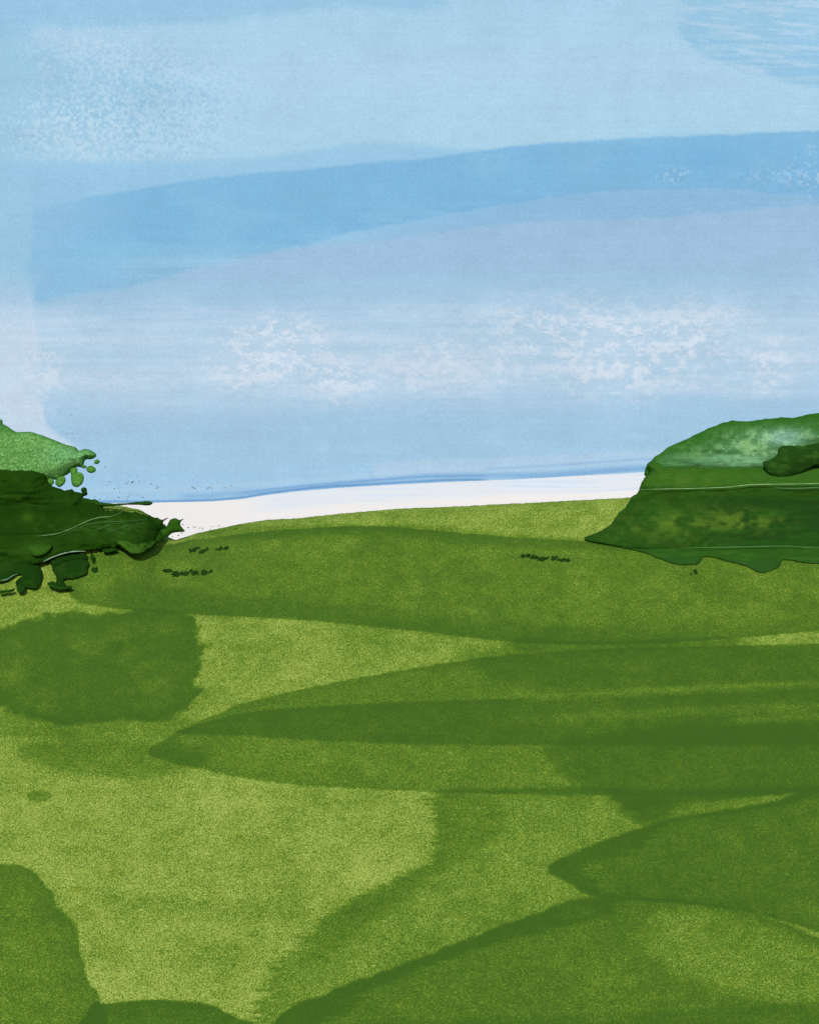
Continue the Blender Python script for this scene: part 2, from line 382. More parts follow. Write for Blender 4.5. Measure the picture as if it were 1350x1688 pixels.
# band of middle blue under it, violet grey wash beneath
m, _ = pm([(510, 402), (570, 386), (650, 370), (750, 352), (850, 335), (950, 320), (1100, 313), (1200, 312), (1350, 325), (1800, 340), (1800, 300), (1560, 326), (1350, 338), (1250, 344), (1200, 350), (1050, 360), (900, 365), (800, 371), (700, 386), (600, 400)], 2.5, 4); lay(m * sst(520, 850, ux) * 0.75, (140, 185, 220))
m, _ = pm([(600, 402), (700, 388), (900, 366), (1050, 361), (1200, 351), (1350, 340), (1800, 320), (1800, 460), (1200, 450), (800, 450), (400, 470), (300, 452), (440, 420), (510, 404)], 5, 6); lay(m * 0.6, (160, 192, 222))
lay(blob(1280, 290, 60, 14) * 0.4 * sst(0.5, 0.7, nD), (190, 215, 235))
lay((blob(1115, 290, 30, 14) + blob(1340, 290, 25, 45)) * sst(0.62, 0.72, nD), (168, 205, 231))
# upper right blue patch
m, _ = pm([(1800, -260), (1240, -260), (1120, 0), (1135, 20), (1120, 40), (1145, 80), (1185, 100), (1220, 115), (1290, 134), (1350, 146), (1800, 230)], 5, 14, dry=40)
lay(m * (0.55 + 1.0 * (nB - 0.5)), (146, 195, 224))
lay(m * sst(150, 0, np.abs(uy - (95 + (ux - 1150) * 0.25))) * sst(0.45, 0.6, nS) * 0.7, (142, 192, 223))
lay(m * sst(0.46, 0.68, fbm((ux + uy) / 80, (uy - ux * 0.12) / 9, 171, 5, 0.65)) * 0.75, (184, 212, 233))
# pale left column
m, _ = pm([(-600, 430), (50, 400), (54, 480), (64, 560), (66, 640), (76, 700), (84, 760), (-600, 760)], 5, 5); lay(m * sst(420, 600, uy) * 0.85, (198, 216, 233))
lay(sst(62, 40, ux + (nB - 0.5) * 20) * sst(540, 460, uy) * sst(260, 330, uy) * 0.5, (158, 201, 225))
# broken white cloud
nW = fbm(ux / 15, uy / 9, 181, 5, 0.75)
cl = (0.9 * blob(415, 600, 75, 45, 1.4) + 0.8 * blob(470, 560, 80, 40, 1.4) + 0.8 * blob(555, 625, 60, 35, 1.4) + 0.7 * blob(740, 605, 120, 40, 1.4) + 0.6 * blob(880, 545, 90, 45)
      + 0.9 * blob(1010, 580, 90, 70, 1.4) + 0.8 * blob(1120, 575, 80, 50, 1.4) + 0.7 * blob(1265, 605, 40, 45, 1.4) + 0.6 * blob(70, 610, 40, 50) + 0.4 * blob(1170, 520, 70, 30))
lay(np.clip(cl, 0, 1) * (0.25 + 0.35 * sst(0.4, 0.6, nA)), (188, 211, 230))
lay(np.clip(cl * 1.15, 0, 1) * sst(0.50, 0.66, nW) * 0.85, (211, 224, 236))
nW2 = fbm(ux / 9, uy / 5, 187, 3, 0.7); nH = fbm(ux / 190, uy / 16, 189, 5)
scb = sst(485, 540, uy + (nA - 0.5) * 60) * sst(690, 620, uy + (nA - 0.5) * 60)
lay(scb * (0.25 + 0.75 * sst(0.38, 0.62, nH)) * 0.6, (190, 213, 233))
lay(np.clip(cl * 1.4, 0, 1) * sst(0.44, 0.60, nH * 0.35 + nW2 * 0.15 + nW * 0.5) * 0.7, (216, 227, 239))
lay(scb * sst(0.56, 0.72, nW2 * 0.4 + nH * 0.6) * 0.35, (210, 223, 237))
wide = sst(480, 540, uy) * sst(690, 630, uy)
lay(wide * sst(0.50, 0.68, nS) * 0.25, (192, 212, 231))
lay(blob(740, 610, 150, 38, 2.0) * 0.35, (196, 212, 230))
# low washes and the blue lines just over the bank
def line(pts, w, a, colr, x0=-1e9, x1=1e9):
    p = smooth_poly(pts, 6, False)
    yy = np.interp(ux, p[:, 0], p[:, 1])
    lay(np.exp(-((uy - yy + (nB - 0.5) * 1.5) / w) ** 2) * sst(x0 - 12, x0 + 12, ux) * sst(x1 + 12, x1 - 12, ux) * a, colr)
m, _ = pm([(625, 762), (760, 757), (900, 750), (1065, 742), (1500, 720), (1500, 752), (1065, 764), (900, 772), (700, 782), (626, 790)], 4, 4); lay(m * 0.55, (184, 210, 232))
line([(120, 808), (300, 806), (450, 796), (600, 786), (700, 779), (900, 772), (1065, 760), (1500, 735)], 5.0, 0.5, (178, 208, 231))
line([(250, 822), (420, 812), (500, 804), (600, 794), (700, 785), (800, 784), (900, 782), (1065, 770), (1500, 745)], 4.5, 0.75, (134, 178, 218), 300)
line([(700, 778), (900, 768), (1065, 757), (1500, 735)], 2.2, 0.6, (140, 182, 220), 800)
line([(380, 815), (450, 806), (560, 796), (650, 789), (720, 785), (800, 784)], 1.6, 0.7, (112, 160, 208), 400, 800)
line([(250, 827), (350, 824), (400, 820), (440, 813), (520, 804), (600, 799), (700, 793), (750, 791), (800, 791), (830, 793)], 1.8, 0.85, (88, 140, 196), -500, 800)
line([(900, 786), (1000, 778), (1065, 773), (1500, 750)], 2.5, 0.6, (120, 168, 214), 850)
# brush grain of the whole wash
SKY = SKY * (1 + (nS - 0.5) * 0.05 + (nS2 - 0.5) * 0.035 + (nV - 0.5) * 0.05 + (nA - 0.5) * 0.08 + (nB - 0.5) * 0.07)[:, None]
set_col(me, 'wash', np.clip(SKY, 0, 1))
nb = NB('sky wash')
tcn = nb.n('ShaderNodeTexCoord'); vm = nb.n('ShaderNodeVectorMath'); vm.operation = 'NORMALIZE'; nb.l(tcn.outputs['Object'], vm.inputs[0])
gn = nb.n('ShaderNodeTexNoise'); gn.inputs['Scale'].default_value = 1150; gn.inputs['Detail'].default_value = 1.5; nb.l(vm.outputs[0], gn.inputs['Vector'])
gv = nb.math('MULTIPLY_ADD', gn.outputs['Fac'], 0.28, 0.86)
mulc = nb.n('ShaderNodeVectorMath'); mulc.operation = 'SCALE'; nb.l(nb.attr('wash', True), mulc.inputs[0]); nb.l(gv, mulc.inputs['Scale'])
em = nb.n('ShaderNodeEmission'); nb.l(mulc.outputs[0], em.inputs[0]); em.inputs[1].default_value = 1.0
nb.l(em.outputs[0], nb.out.inputs[0])
sky_o = link('sky', me, [nb.m], kind='structure')

# ------------------------------------------------------------------ shrubs: thick masses that creep over the brow of the hill
def depth_mid(px, py, cap, off):
    """distance of the shrub's middle: on the slope where the slope is behind it, at the brow above that"""
    px = np.asarray(px, float); py = np.asarray(py, float)
    u = (px - 675) / F; v = (844 - py) / F
    Ys = np.arange(cap, 112, -0.5)
    done = np.zeros(px.shape, bool); lo = np.full(px.shape, cap); hi = np.full(px.shape, cap)
    for Yk in Ys:                                   # walk towards the eye until clear of the ground
        below = (zland(u * Yk, np.full(px.shape, Yk)) > v * Yk) & ~done
        hi = np.where(below, Yk, hi); lo = np.where(below, Yk - 0.5, lo); done |= ~below
    for _ in range(7):
        mid = (lo + hi) / 2; bel = zland(u * mid, mid) > v * mid
        hi = np.where(bel, mid, hi); lo = np.where(bel, lo, mid)
    Yt = (lo + hi) / 2
    return Yt - off

def mass(name, pts, mat, parent, cap=137.5, off=0.3, front=0.9, back=1.2, w=28, step=1.5, k=4, rag=1.2, relief=0.10, cols=None, seed=1, smooth=True, **props):
    poly = smooth_poly(pts, k) if k > 1 else np.array(pts, float)
    mn = poly.min(0) - 4; mx = poly.max(0) + 4
    gx = np.arange(mn[0], mx[0], step); gy = np.arange(mn[1], mx[1], step)
    A, B = np.meshgrid(gx, gy); nx = len(gx); ny = len(gy)
    fld = lambda a, b: sdf(a, b, poly) + rag * (fbm(a / 9, b / 7, seed + 3, 3) - 0.5) * 2
    sd = fld(A, B)
    cen = (sd[:-1, :-1] + sd[1:, :-1] + sd[:-1, 1:] + sd[1:, 1:]) / 4 < 0
    idx = np.arange(nx * ny).reshape(ny, nx)
    q = np.stack([idx[:-1, :-1][cen], idx[:-1, 1:][cen], idx[1:, 1:][cen], idx[1:, :-1][cen]], 1)
    cnt = np.zeros(nx * ny, int); np.add.at(cnt, q.ravel(), 1)
    used = cnt > 0; bnd = used & (cnt < 4)
    a = A.ravel().copy(); b = B.ravel().copy()
    for _ in range(3):                              # pull the rim on to the outline
        s0 = fld(a[bnd], b[bnd]); e = 0.4
        gxx = (fld(a[bnd] + e, b[bnd]) - s0) / e; gyy = (fld(a[bnd], b[bnd] + e) - s0) / e
        L = np.maximum(gxx ** 2 + gyy ** 2, 0.3)
        a[bnd] -= np.clip(s0 * gxx / L, -1.2, 1.2); b[bnd] -= np.clip(s0 * gyy / L, -1.2, 1.2)
    t = np.zeros(nx * ny); t[used] = np.clip(-fld(a[used], b[used]), 0, None); t[bnd] = 0
    prof = np.sqrt(np.clip(1 - (1 - np.clip(t / w, 0, 1)) ** 2, 0, 1))
    sel = np.where(used)[0]
    Ym = depth_mid(a[sel], b[sel], cap, off)
    rl = relief * ((fbm(a[sel] / 90, b[sel] / 10, seed, 2) - 0.5) * 1.6 + (fbm(a[sel] / 24, b[sel] / 14, seed + 9, 2) - 0.5) * 1.4 + 0.15 * (vn(a[sel] / 4, b[sel] / 3, seed + 5) - .5))
    soft_prof = np.clip(1 - (1 - np.clip(t / w, 0, 1)) ** 2.2, 0, 1) * 0.8 + 0.2 * prof
    h = front * soft_prof[sel] + rl * np.clip(t[sel] / 6, 0, 1)
    hb = back * prof[sel]
    P = lambda yy: np.stack([(a[sel] - 675) / F * yy, yy, (844 - b[sel]) / F * yy], 1)
    Vf = P(Ym - h)
    mp = -np.ones(nx * ny, int); mp[sel] = np.arange(len(sel))
    inner = sel[~bnd[sel]]
    mb = mp.copy(); mb[inner] = len(sel) + np.arange(len(inner))
    Vb = P(Ym + hb)[~bnd[sel]]
    V = np.concatenate([Vf, Vb]); Q = np.concatenate([mp[q][:, ::-1], mb[q]])
    me = mesh_np(name, V, Q, smooth)
    pa = np.concatenate([a[sel], a[inner]]); pb = np.concatenate([b[sel], b[inner]]); pt = np.concatenate([t[sel], t[inner]])
    if cols is not None: set_col(me, 'tone', cols(pa, pb, pt))
    o = link(name, me, [mat], parent, **props)
    return o

def leafmat(name, rough=0.55, spec=0.25, grain=0.5, gs=14, bstr=0.35):
    nb = NB(name)
    g = nb.noise(gs, (1, 1, 1), 2, 0.65); g2 = nb.noise(5, (0.25, 1, 2.2), 4, 0.6, (3, 1, 8))
    sep = nb.n('ShaderNodeSeparateColor'); nb.l(nb.attr('tone', True), sep.inputs[0])
    am = nb.math('MULTIPLY_ADD', nb.math('MULTIPLY_ADD', sep.outputs['Green'], 4.5, -0.40, True), grain * 3.2, 0.25)
    gv = nb.math('ADD', nb.math('MULTIPLY_ADD', nb.math('SUBTRACT', g, 0.5), am, 1.0), nb.math('MULTIPLY_ADD', g2, 0.6, -0.30))
    sc = nb.n('ShaderNodeVectorMath'); sc.operation = 'SCALE'; nb.l(nb.attr('tone', True), sc.inputs[0]); nb.l(gv, sc.inputs['Scale'])
    return nb.surf(sc.outputs[0], rough, spec, nb.bump(g2, bstr, 0.12))
M_dark = leafmat('dark foliage', 0.9, 0.0, 0.8, bstr=0.12)
M_light = leafmat('pale speckled foliage', 0.9, 0.0, 0.95, 12, 0.15)
M_wash = leafmat('washed green foliage', 0.9, 0.0, 0.45, 12, 0.2)

def mixc(base, *layers):
    out = np.repeat(lin(base)[None, :], len(layers[0][0]), 0)
    for m, c in layers:
        m = np.clip(m, 0, 1)[:, None]; out = out * (1 - m) + lin(c)[None, :] * m
    return out
def bl(a, b, cx, cy, rx, ry): return np.exp(-(((a - cx) / rx) ** 2 + ((b - cy) / ry) ** 2))
def gbase(px, py):
    x, y = ground(px, py); return (x, y, float(zland(x, y)))

def local(parent_loc):      # an Empty with an identity frame moved to the thing's base; children keep world-built coordinates
    pass

def root(name, label, cat, base, group=None, **kw):
    o = bpy.data.objects.new(name, None); C.objects.link(o); o.location = base
    o['label'] = label; o['category'] = cat
    if group: o['group'] = group
    return o
def settle(rt):
    """shift the children's meshes into the frame of the Empty at the thing's base"""
    L = np.array(rt.location)
    def walk(o):
        if o.type == 'MESH' and not o.data.get('settled'):
            n = len(o.data.vertices); v = np.empty(n * 3, np.float32); o.data.vertices.foreach_get('co', v)
            v = v.reshape(-1, 3) - L; o.data.vertices.foreach_set('co', v.ravel()); o.data['settled'] = 1; o.data.update()
        for ch in o.children: walk(ch)
    for ch in rt.children: walk(ch)

# ---- right shrub
RS = root('shrub', 'broad green shrub on the right with a pale teal washed crown and scalloped foot', 'shrub', gbase(1300, 925))
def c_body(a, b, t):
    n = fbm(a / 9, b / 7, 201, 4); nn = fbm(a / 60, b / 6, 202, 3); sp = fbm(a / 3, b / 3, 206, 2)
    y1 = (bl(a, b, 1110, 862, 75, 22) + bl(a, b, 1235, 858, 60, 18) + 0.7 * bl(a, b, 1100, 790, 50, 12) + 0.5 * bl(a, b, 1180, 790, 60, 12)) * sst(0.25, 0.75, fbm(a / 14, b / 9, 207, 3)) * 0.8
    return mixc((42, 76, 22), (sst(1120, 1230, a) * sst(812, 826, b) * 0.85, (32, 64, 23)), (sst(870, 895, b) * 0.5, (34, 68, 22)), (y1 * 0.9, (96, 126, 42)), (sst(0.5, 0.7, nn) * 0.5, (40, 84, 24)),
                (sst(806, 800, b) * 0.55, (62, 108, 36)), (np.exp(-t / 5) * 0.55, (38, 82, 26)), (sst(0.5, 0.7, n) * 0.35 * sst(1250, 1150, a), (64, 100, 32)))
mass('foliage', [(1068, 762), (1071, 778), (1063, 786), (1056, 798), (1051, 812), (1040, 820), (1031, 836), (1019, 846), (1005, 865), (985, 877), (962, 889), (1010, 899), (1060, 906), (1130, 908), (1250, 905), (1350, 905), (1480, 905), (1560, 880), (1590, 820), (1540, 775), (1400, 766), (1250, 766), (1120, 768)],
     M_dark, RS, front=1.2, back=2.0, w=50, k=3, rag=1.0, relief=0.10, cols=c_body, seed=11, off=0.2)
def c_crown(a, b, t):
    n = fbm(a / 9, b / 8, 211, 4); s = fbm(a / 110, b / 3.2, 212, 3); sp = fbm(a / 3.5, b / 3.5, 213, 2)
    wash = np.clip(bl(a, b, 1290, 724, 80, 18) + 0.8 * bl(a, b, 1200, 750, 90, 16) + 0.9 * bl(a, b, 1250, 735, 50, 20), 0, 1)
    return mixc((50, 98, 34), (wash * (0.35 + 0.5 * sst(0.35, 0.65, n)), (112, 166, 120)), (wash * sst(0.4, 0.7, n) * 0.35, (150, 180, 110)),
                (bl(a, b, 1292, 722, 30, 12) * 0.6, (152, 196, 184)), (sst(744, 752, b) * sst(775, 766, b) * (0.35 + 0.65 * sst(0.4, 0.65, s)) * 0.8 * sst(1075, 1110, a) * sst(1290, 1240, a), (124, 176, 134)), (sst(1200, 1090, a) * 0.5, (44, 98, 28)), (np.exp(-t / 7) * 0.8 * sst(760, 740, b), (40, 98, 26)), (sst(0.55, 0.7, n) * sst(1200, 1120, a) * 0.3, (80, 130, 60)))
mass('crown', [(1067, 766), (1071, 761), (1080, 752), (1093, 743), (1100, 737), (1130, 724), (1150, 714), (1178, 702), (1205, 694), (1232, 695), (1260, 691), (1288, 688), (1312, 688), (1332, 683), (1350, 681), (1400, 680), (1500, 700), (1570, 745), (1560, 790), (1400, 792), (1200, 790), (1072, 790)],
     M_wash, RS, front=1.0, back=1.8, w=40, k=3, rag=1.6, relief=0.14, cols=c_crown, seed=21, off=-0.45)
def c_lip(a, b, t):
    n = fbm(a / 30, b / 5, 221, 3)
    return mixc((44, 84, 26), (sst(915, 935, b) * 0.6, (44, 80, 36)), (sst(0.5, 0.7, n) * 0.4, (62, 104, 34)), (bl(a, b, 1100, 925, 40, 8) * 0.5, (40, 78, 32)))
mass('lower_foliage', [(968, 890), (1010, 900), (1060, 910), (1085, 920), (1110, 929), (1135, 931), (1152, 928), (1162, 917), (1200, 925), (1232, 934), (1252, 944), (1276, 938), (1286, 930), (1291, 922), (1330, 928), (1370, 930), (1460, 934), (1560, 915), (1560, 880), (1350, 886), (1200, 888), (1060, 890)],
     M_dark, RS, front=0.4, back=1.0, w=30, k=3, rag=0.5, relief=0.05, cols=c_lip, seed=31, off=0.12)
def c_clump(a, b, t):
    n = fbm(a / 12, b / 8, 231, 3)
    return mixc((36, 68, 22), (sst(0.5, 0.7, n) * 0.4, (60, 104, 36)), (np.exp(-t / 4) * 0.5, (34, 74, 26)))
mass('leaf_clump', [(1257, 762), (1270, 757), (1280, 748), (1284, 738), (1292, 734), (1320, 735), (1350, 730), (1400, 728), (1440, 745), (1420, 768), (1350, 766), (1325, 776), (1300, 786), (1278, 786), (1262, 776)],
     M_dark, RS, front=0.25, back=1.0, w=22, k=3, rag=0.9, relief=0.06, cols=c_clump, seed=41, off=1.0)

def tube(name, pts, r, mat, parent, cap=137.5, off=2.2, colr=(150, 185, 130), taper=True, **props):
    """a thin tube for a ridge highlight or vein, laid over a shrub, following its depth"""
    p = smooth_poly(pts, 6, False)
    Yd = depth_mid(p[:, 0], p[:, 1], cap, off)
    Yd = np.convolve(np.pad(Yd, 3, mode='edge'), np.ones(7) / 7, 'valid')
    P = np.stack([(p[:, 0] - 675) / F * Yd, Yd, (844 - p[:, 1]) / F * Yd], 1); n = len(P); V = []; K = 8
    for i in range(n):
        T = P[min(i + 1, n - 1)] - P[max(i - 1, 0)]; T /= np.linalg.norm(T) + 1e-9
        U = np.cross(T, [0, 1, 0]); U /= np.linalg.norm(U) + 1e-9; Wv = np.cross(T, U)
        s = (math.sin(math.pi * min(max(i / (n - 1), 0.0), 1)) ** 0.5 * 0.9 + 0.1) if taper else 1
        s *= 0.7 + 0.6 * float(vn(i / 2.0, 1.0, 7))
        for j in range(K):
            an = 2 * math.pi * j / K; V.append(P[i] + (U * math.cos(an) + Wv * math.sin(an)) * r * s)
    Q = [(i * K + j, i * K + (j + 1) % K, (i + 1) * K + (j + 1) % K, (i + 1) * K + j) for i in range(n - 1) for j in range(K)]
    me = mesh_np(name, np.array(V), Q)
    set_col(me, 'tone', np.repeat(lin(colr)[None, :], len(V), 0))
    return link(name, me, [mat], parent, **props)
M_pale = leafmat('pale line', 0.5, 0.3, 0.3)  # pale tone for highlights and veins shaped as tubes
tube('highlight_or_vein', [(1052, 807), (1100, 806), (1150, 805), (1200, 803), (1240, 799), (1300, 798), (1350, 797), (1440, 796)], 0.028, M_pale, RS, off=1.62, colr=(140, 178, 118))  # bright line across the foliage, its highlight modelled as a pale tube
tube('highlight_or_vein', [(1275, 804), (1310, 805), (1350, 804), (1400, 804)], 0.018, M_pale, RS, off=1.62, colr=(105, 150, 110))
tube('highlight_or_vein', [(1120, 903), (1200, 902), (1290, 900), (1330, 902), (1400, 902)], 0.020, M_pale, RS, off=0.85, colr=(100, 140, 80))  # light crease above the foot, its brightness put into a pale tube
settle(RS)

# ---- left shrub
LS = root('shrub', 'ragged dark green shrub on the left with speckled light green crown', 'shrub', gbase(60, 950))
def c_pale(a, b, t):
    n = fbm(a / 10, b / 8, 301, 3); sp = fbm(a / 2.6, b / 2.4, 302, 2)
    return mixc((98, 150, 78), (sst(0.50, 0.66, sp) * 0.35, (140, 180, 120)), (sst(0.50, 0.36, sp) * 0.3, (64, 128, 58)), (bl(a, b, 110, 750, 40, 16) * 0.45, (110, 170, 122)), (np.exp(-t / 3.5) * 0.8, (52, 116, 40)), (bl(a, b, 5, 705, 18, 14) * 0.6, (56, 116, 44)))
mass('crown', [(-140, 700), (-60, 676), (0, 690), (5, 698), (15, 704), (28, 712), (50, 712), (65, 716), (85, 723), (110, 733), (125, 737), (131, 743), (140, 740), (150, 742), (158, 747), (159, 753), (150, 757), (142, 758), (139, 764), (137, 771), (128, 770), (118, 777), (112, 782), (103, 786), (96, 792), (86, 790), (60, 800), (-100, 810), (-170, 760)],
     M_light, LS, front=0.7, back=1.4, w=26, k=3, rag=0.8, relief=0.06, cols=c_pale, seed=51, off=0.3, step=1.2)
for pts in ([(118, 782), (124, 779), (134, 779), (139, 786), (137, 796), (131, 802), (125, 803), (119, 798)],
            [(94, 790), (104, 784), (109, 790), (106, 798), (99, 803), (92, 798)],
            [(143, 773), (148, 768), (155, 769), (159, 774), (155, 779), (147, 779)],
            [(156, 760), (160, 757), (164, 759), (165, 762), (161, 765), (156, 764)],
            [(116, 772), (128, 772), (126, 784), (118, 782)],
            [(78, 790), (86, 788), (90, 795), (86, 800), (78, 798)],
            [(136, 768), (142, 767), (143, 771), (137, 772)]):
    mass('leaf', pts, M_light, LS, front=0.12, back=0.12, w=5, k=4, rag=0.3, relief=0.0, step=0.8, cols=lambda a, b, t: mixc((84, 138, 58), (np.exp(-t / 2) * 0.7, (56, 112, 36))), seed=55, off=0.5)
def c_dark(a, b, t):
    n = fbm(a / 14, b / 7, 311, 4); s = fbm(a / 90, b / 3.5, 312, 3)
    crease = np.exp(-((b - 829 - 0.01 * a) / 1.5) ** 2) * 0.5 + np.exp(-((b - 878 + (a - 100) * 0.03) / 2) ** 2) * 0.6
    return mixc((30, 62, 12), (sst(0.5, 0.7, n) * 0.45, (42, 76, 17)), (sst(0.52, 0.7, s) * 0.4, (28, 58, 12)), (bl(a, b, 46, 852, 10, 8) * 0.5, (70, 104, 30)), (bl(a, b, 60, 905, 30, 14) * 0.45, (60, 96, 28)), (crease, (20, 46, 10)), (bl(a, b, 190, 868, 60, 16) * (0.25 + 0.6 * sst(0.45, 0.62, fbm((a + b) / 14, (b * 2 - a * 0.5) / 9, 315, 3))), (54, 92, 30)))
mass('foliage', [(-150, 800), (-90, 772), (0, 769), (41, 768), (68, 772), (79, 781), (79, 793), (89, 802), (107, 808), (119, 805), (124, 811), (134, 812), (142, 810), (144, 815), (138, 820), (148, 823), (157, 823), (166, 828), (172, 836), (174, 841), (207, 842), (237, 847), (252, 851), (266, 856), (270, 867), (272, 879), (261, 894), (246, 906), (225, 910), (210, 908), (200, 901), (166, 904), (145, 907), (120, 912), (90, 918), (65, 930), (0, 925), (-120, 925), (-170, 870)],
     M_dark, LS, front=1.1, back=1.8, w=45, k=3, rag=2.2, relief=0.24, cols=c_dark, seed=61, off=0.7, step=1.3)
def c_low(a, b, t):
    n = fbm(a / 20, b / 12, 321, 3)
    return mixc((28, 60, 15), (sst(0.5, 0.7, n) * 0.5, (42, 76, 22)), (np.exp(-t / 3) * 0.4, (24, 52, 14)))
mass('lower_foliage', [(-120, 905), (0, 900), (24, 902), (42, 911), (59, 926), (69, 938), (71, 952), (65, 968), (56, 971), (44, 969), (32, 975), (28, 968), (28, 957), (40, 949), (30, 947), (18, 955), (0, 960), (-60, 962), (-130, 950)],
     M_dark, LS, front=0.5, back=1.2, w=22, k=3, rag=1.5, relief=0.05, cols=c_low, seed=71, off=0.3, step=1.2)
mass('leaf_clump', [(74, 926), (90, 917), (110, 911), (139, 909), (143, 915), (146, 925), (147, 936), (143, 946), (128, 953), (113, 953), (104, 956), (108, 963), (120, 968), (112, 972), (98, 969), (82, 967), (92, 962), (94, 950), (88, 940), (86, 930)],
     M_dark, LS, front=0.4, back=0.8, w=18, k=3, rag=2.6, relief=0.05, cols=c_low, seed=72, off=0.2, step=1.2)
mass('leaf', [(258, 872), (268, 872), (276, 866), (281, 857), (289, 854), (297, 857), (305, 854), (298, 861), (299, 868), (306, 876), (296, 877), (284, 879), (274, 887), (258, 894)],
     M_dark, LS, front=0.25, back=0.25, w=9, k=3, rag=0.5, relief=0.04, cols=lambda a, b, t: mixc((48, 88, 22), (np.exp(-t / 2) * 0.6, (28, 62, 14))), seed=73, off=1.0, step=0.9)
mass('leaf', [(150, 826), (175, 829), (200, 830), (222, 828), (238, 826), (246, 826), (252, 829), (246, 833), (230, 832), (212, 832), (190, 834), (170, 835), (150, 834)],
     M_dark, LS, front=0.15, back=0.2, w=5, k=3, rag=0.8, relief=0.02, cols=lambda a, b, t: mixc((42, 82, 24), (np.exp(-t / 2) * 0.5, (26, 60, 16))), seed=74, off=0.9, step=0.9)
mass('leaf', [(44, 900), (56, 896), (74, 896), (87, 898), (84, 906), (74, 914), (60, 917), (52, 912)],
     M_dark, LS, front=0.35, back=0.3, w=12, k=3, rag=0.3, relief=0.03, cols=lambda a, b, t: mixc((54, 92, 26), (np.exp(-t / 3) * 0.6, (26, 56, 14))), seed=75, off=1.65, step=1.0)
mass('leaf', [(190, 894), (200, 888), (222, 892), (240, 890), (262, 892), (250, 903), (236, 911), (220, 913), (208, 908), (200, 901)],
     M_dark, LS, front=0.3, back=0.3, w=8, k=3, rag=1.6, relief=0.08, cols=lambda a, b, t: mixc((60, 96, 28), (sst(0.45, 0.6, fbm(a / 6, b / 5, 5, 2)), (34, 70, 18))), seed=76, off=1.2, step=0.9)
LST = dict(off=2.05)
tube('highlight_or_vein', [(60, 884), (80, 882), (98, 879), (119, 871), (136, 863), (150, 857), (166, 853), (184, 851), (198, 845)], 0.036, M_pale, LS, off=1.85, colr=(106, 142, 84))  # bright highlight along a raised ridge, built as a pale tube
tube('highlight_or_vein', [(72, 926), (80, 922), (89, 918), (107, 912), (125, 909), (143, 909)], 0.045, M_pale, LS, off=1.9, colr=(132, 160, 128))  # whitish ridge highlight, likewise put into a tube's colour
tube('highlight_or_vein', [(100, 884), (115, 878), (135, 868), (160, 862), (190, 860), (225, 858), (245, 853)], 0.022, M_pale, LS, off=1.85, colr=(62, 100, 40))
tube('highlight_or_vein', [(150, 876), (170, 870), (185, 864), (205, 862)], 0.020, M_pale, LS, off=1.85, colr=(70, 106, 46))
tube('highlight_or_vein', [(175, 880), (195, 872), (215, 866), (240, 862)], 0.020, M_pale, LS, off=1.85, colr=(66, 102, 44))
tube('highlight_or_vein', [(0, 957), (12, 955), (22, 949), (30, 946)], 0.032, M_pale, LS, off=1.9, colr=(120, 150, 120))
tube('highlight_or_vein', [(196, 848), (200, 844), (203, 838)], 0.016, M_pale, LS, off=1.85, colr=(90, 125, 60))

for pts in ([(262, 858), (270, 856), (278, 853), (272, 858), (268, 862), (262, 864)],
            [(262, 868), (270, 864), (274, 868), (268, 874), (262, 876)],
            [(134, 806), (139, 803), (144, 806), (143, 812), (136, 812)],
            [(78, 962), (88, 958), (96, 964), (108, 966), (121, 967), (112, 971), (96, 972), (84, 968)],
            [(30, 962), (42, 966), (40, 975), (33, 978), (29, 972)],
            [(0, 974), (14, 973), (24, 971), (22, 975), (8, 978), (0, 979)],
            [(150, 912), (156, 916), (154, 926), (150, 922)],
            [(170, 905), (186, 903), (196, 906), (184, 910), (172, 910)],
            [(60, 770), (66, 765), (74, 768), (76, 775), (66, 776)]):
    mass('leaf', pts, M_dark, LS, front=0.14, back=0.2, w=5, k=3, rag=1.0, relief=0.02, step=0.8, cols=lambda a, b, t: mixc((34, 68, 16), (np.exp(-t / 2) * 0.5, (24, 52, 12))), seed=78, off=0.6)
# loose leaves flying off the rim: countless flecks, one part
rng = np.random.default_rng(5)
def flecks(name, spots, parent, Yf, colr=(30, 72, 34), **props):
    V = []; Q = []
    for (px, py, r) in spots:
        c = at(px, py, Yf(px, py)); s = r / F * c[1]
        n0 = len(V); an = rng.uniform(-0.5, 0.5)
        for (sx_, sz_, sy_) in ((-1.5, 0, 0), (0, 0.6, -0.02), (1.5, 0, 0), (0, -0.6, 0.02), (0, 0, -0.12), (0, 0, 0.12)):
            k1 = rng.uniform(0.6, 1.3)
            x_, z_ = sx_ * s * k1, sz_ * s * k1
            V.append(c + np.array([x_ * math.cos(an) - z_ * math.sin(an), sy_ * 0.3, x_ * math.sin(an) + z_ * math.cos(an)]))
        for e in ((0, 1), (1, 2), (2, 3), (3, 0)):
            Q.append((n0 + e[0], n0 + e[1], n0 + 4)); Q.append((n0 + e[1], n0 + e[0], n0 + 5))
    me = mesh_np(name, np.array(V), Q, False)
    set_col(me, 'tone', np.repeat(lin(colr)[None, :], len(V), 0))
    return link(name, me, [M_dark], parent, **props)
sp = []
for _ in range(70):
    sp.append((rng.uniform(150, 245), rng.uniform(775, 826), rng.uniform(0.3, 0.9)))
for _ in range(26): sp.append((rng.normal(112, 9), rng.normal(714, 2), rng.uniform(0.3, 0.7)))
sp += [(117, 684, 1.2), (219, 795, 2.2), (209, 797, 1.4), (213, 794, 1.0), (180, 794, 1.1), (196, 820, 1.6), (212, 819, 1.2), (165, 823, 1.8), (178, 820, 1.0), (236, 820, 1.5), (174, 769, 1.1), (161, 761, 1)]
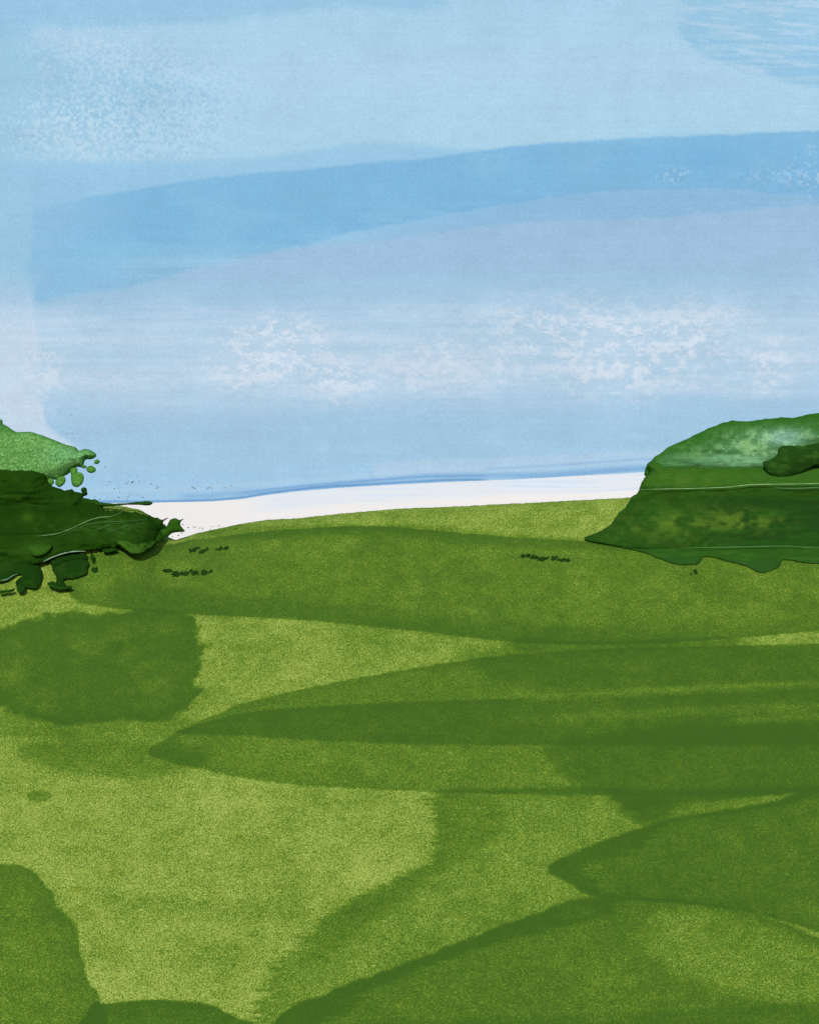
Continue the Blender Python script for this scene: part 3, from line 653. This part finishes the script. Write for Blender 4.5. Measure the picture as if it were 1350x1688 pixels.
for cx in (320, 325, 348, 378, 262): 
    for _ in range(6): sp.append((rng.normal(cx, 5), 804 + rng.normal(0, 2.2), rng.uniform(0.4, 1.3)))
for cx, cy, sx_, sy_, n_ in ((290, 870, 14, 9, 14), (345, 869, 22, 2, 16), (268, 862, 6, 4, 8), (220, 905, 20, 5, 10)):
    for _ in range(n_): sp.append((rng.normal(cx, sx_), cy + rng.normal(0, sy_), rng.uniform(0.4, 1.5)))
flecks('loose_leaves', sp, LS, lambda a, b: 136.0 + rng.uniform(-0.8, 0.8), kind='stuff')
settle(LS)

# ---- dark weed tufts low in the meadow grass
M_tuft = leafmat('dark tuft', 0.7, 0.1, 0.3)
def tuft(px, py, wpx, hpx, label, group=None, cat='plant'):
    bx_, by_ = ground(px, py + hpx / 2); bz_ = float(zland(bx_, by_))
    rt = bpy.data.objects.new('weed_tuft', None)
    k = by_ / F; V = []; Q = []
    n = max(10, int(wpx * 2.2)); subs = [(rng.uniform(-0.55, 0.55), rng.uniform(-0.10, 0.10)) for _ in range(7)]
    for i in range(n):
        cc = rng.integers(0, 7); x0 = (subs[cc][0] + rng.normal(0, 0.07)) * wpx * k; y0 = subs[cc][1] + rng.uniform(-0.10, 0.10); hh = hpx * k * rng.uniform(0.15, 0.8); w_ = rng.uniform(0.03, 0.13); ln = rng.uniform(-0.12, 0.2)
        zb = float(zland(bx_ + x0, by_ + y0)) - bz_ - 0.03
        n0 = len(V)
        V += [(x0 - w_, y0, zb), (x0, y0 - w_ * .7, zb), (x0 + w_, y0, zb), (x0 + ln * .5 + w_ * .8, y0, zb + hh * .6), (x0 + ln * .5 - w_ * .6, y0 - w_ * .4, zb + hh * .6), (x0 + ln, y0, zb + hh), (x0, y0 + w_ * .7, zb)]
        Q += [(n0, n0 + 1, n0 + 4), (n0 + 1, n0 + 3, n0 + 4), (n0 + 1, n0 + 2, n0 + 3), (n0 + 4, n0 + 3, n0 + 5), (n0 + 2, n0 + 6, n0 + 3), (n0 + 6, n0, n0 + 4), (n0 + 6, n0 + 4, n0 + 5), (n0 + 6, n0 + 5, n0 + 3)]
    me = mesh_np('weed_tuft', np.array(V), Q, False)
    set_col(me, 'tone', np.repeat(lin((26, 60, 12))[None, :], len(V), 0))
    o = link('weed_tuft', me, [M_tuft]); o.location = (bx_, by_, bz_)
    o['label'] = label; o['category'] = cat
    if group: o['group'] = group
g = 'dark tufts scattered in the meadow'
tuft(300, 942, 24, 10, 'widest dark weed tuft of the row on the meadow below the white gap', g)
tuft(323, 942, 11, 9, 'small dark tuft beside the upright tuft in the row below the white gap', g)
tuft(341, 939, 12, 12, 'upright dark weed tuft closing the right end of the row below the white gap', g)
tuft(275, 939, 14, 8, 'ragged dark weed tuft at the left end of the row below the white gap', g)
tuft(320, 904, 18, 7, 'thin dark tuft nearest the left shrub tip just under the brow', g)
tuft(338, 905, 16, 8, 'thin dark tuft in the middle of the three just under the brow', g)
tuft(366, 902, 16, 6, 'thin dark tuft farthest from the left shrub of the three under the brow', g)
tuft(870, 915, 26, 7, 'dark creeping tuft at the left end of the line left of the right shrub', g)
tuft(900, 918, 24, 8, 'dark creeping tuft in the middle of the line left of the right shrub', g)
tuft(930, 920, 24, 6, 'dark creeping tuft at the right end of the line left of the right shrub', g)
tuft(1140, 942, 12, 5, 'lone small dark tuft just below the lobed foot of the right shrub', g)
tuft(155, 934, 6, 14, 'narrow dark upright sprig right of the lower lobe of the left shrub', g)
for i in range(5): pass
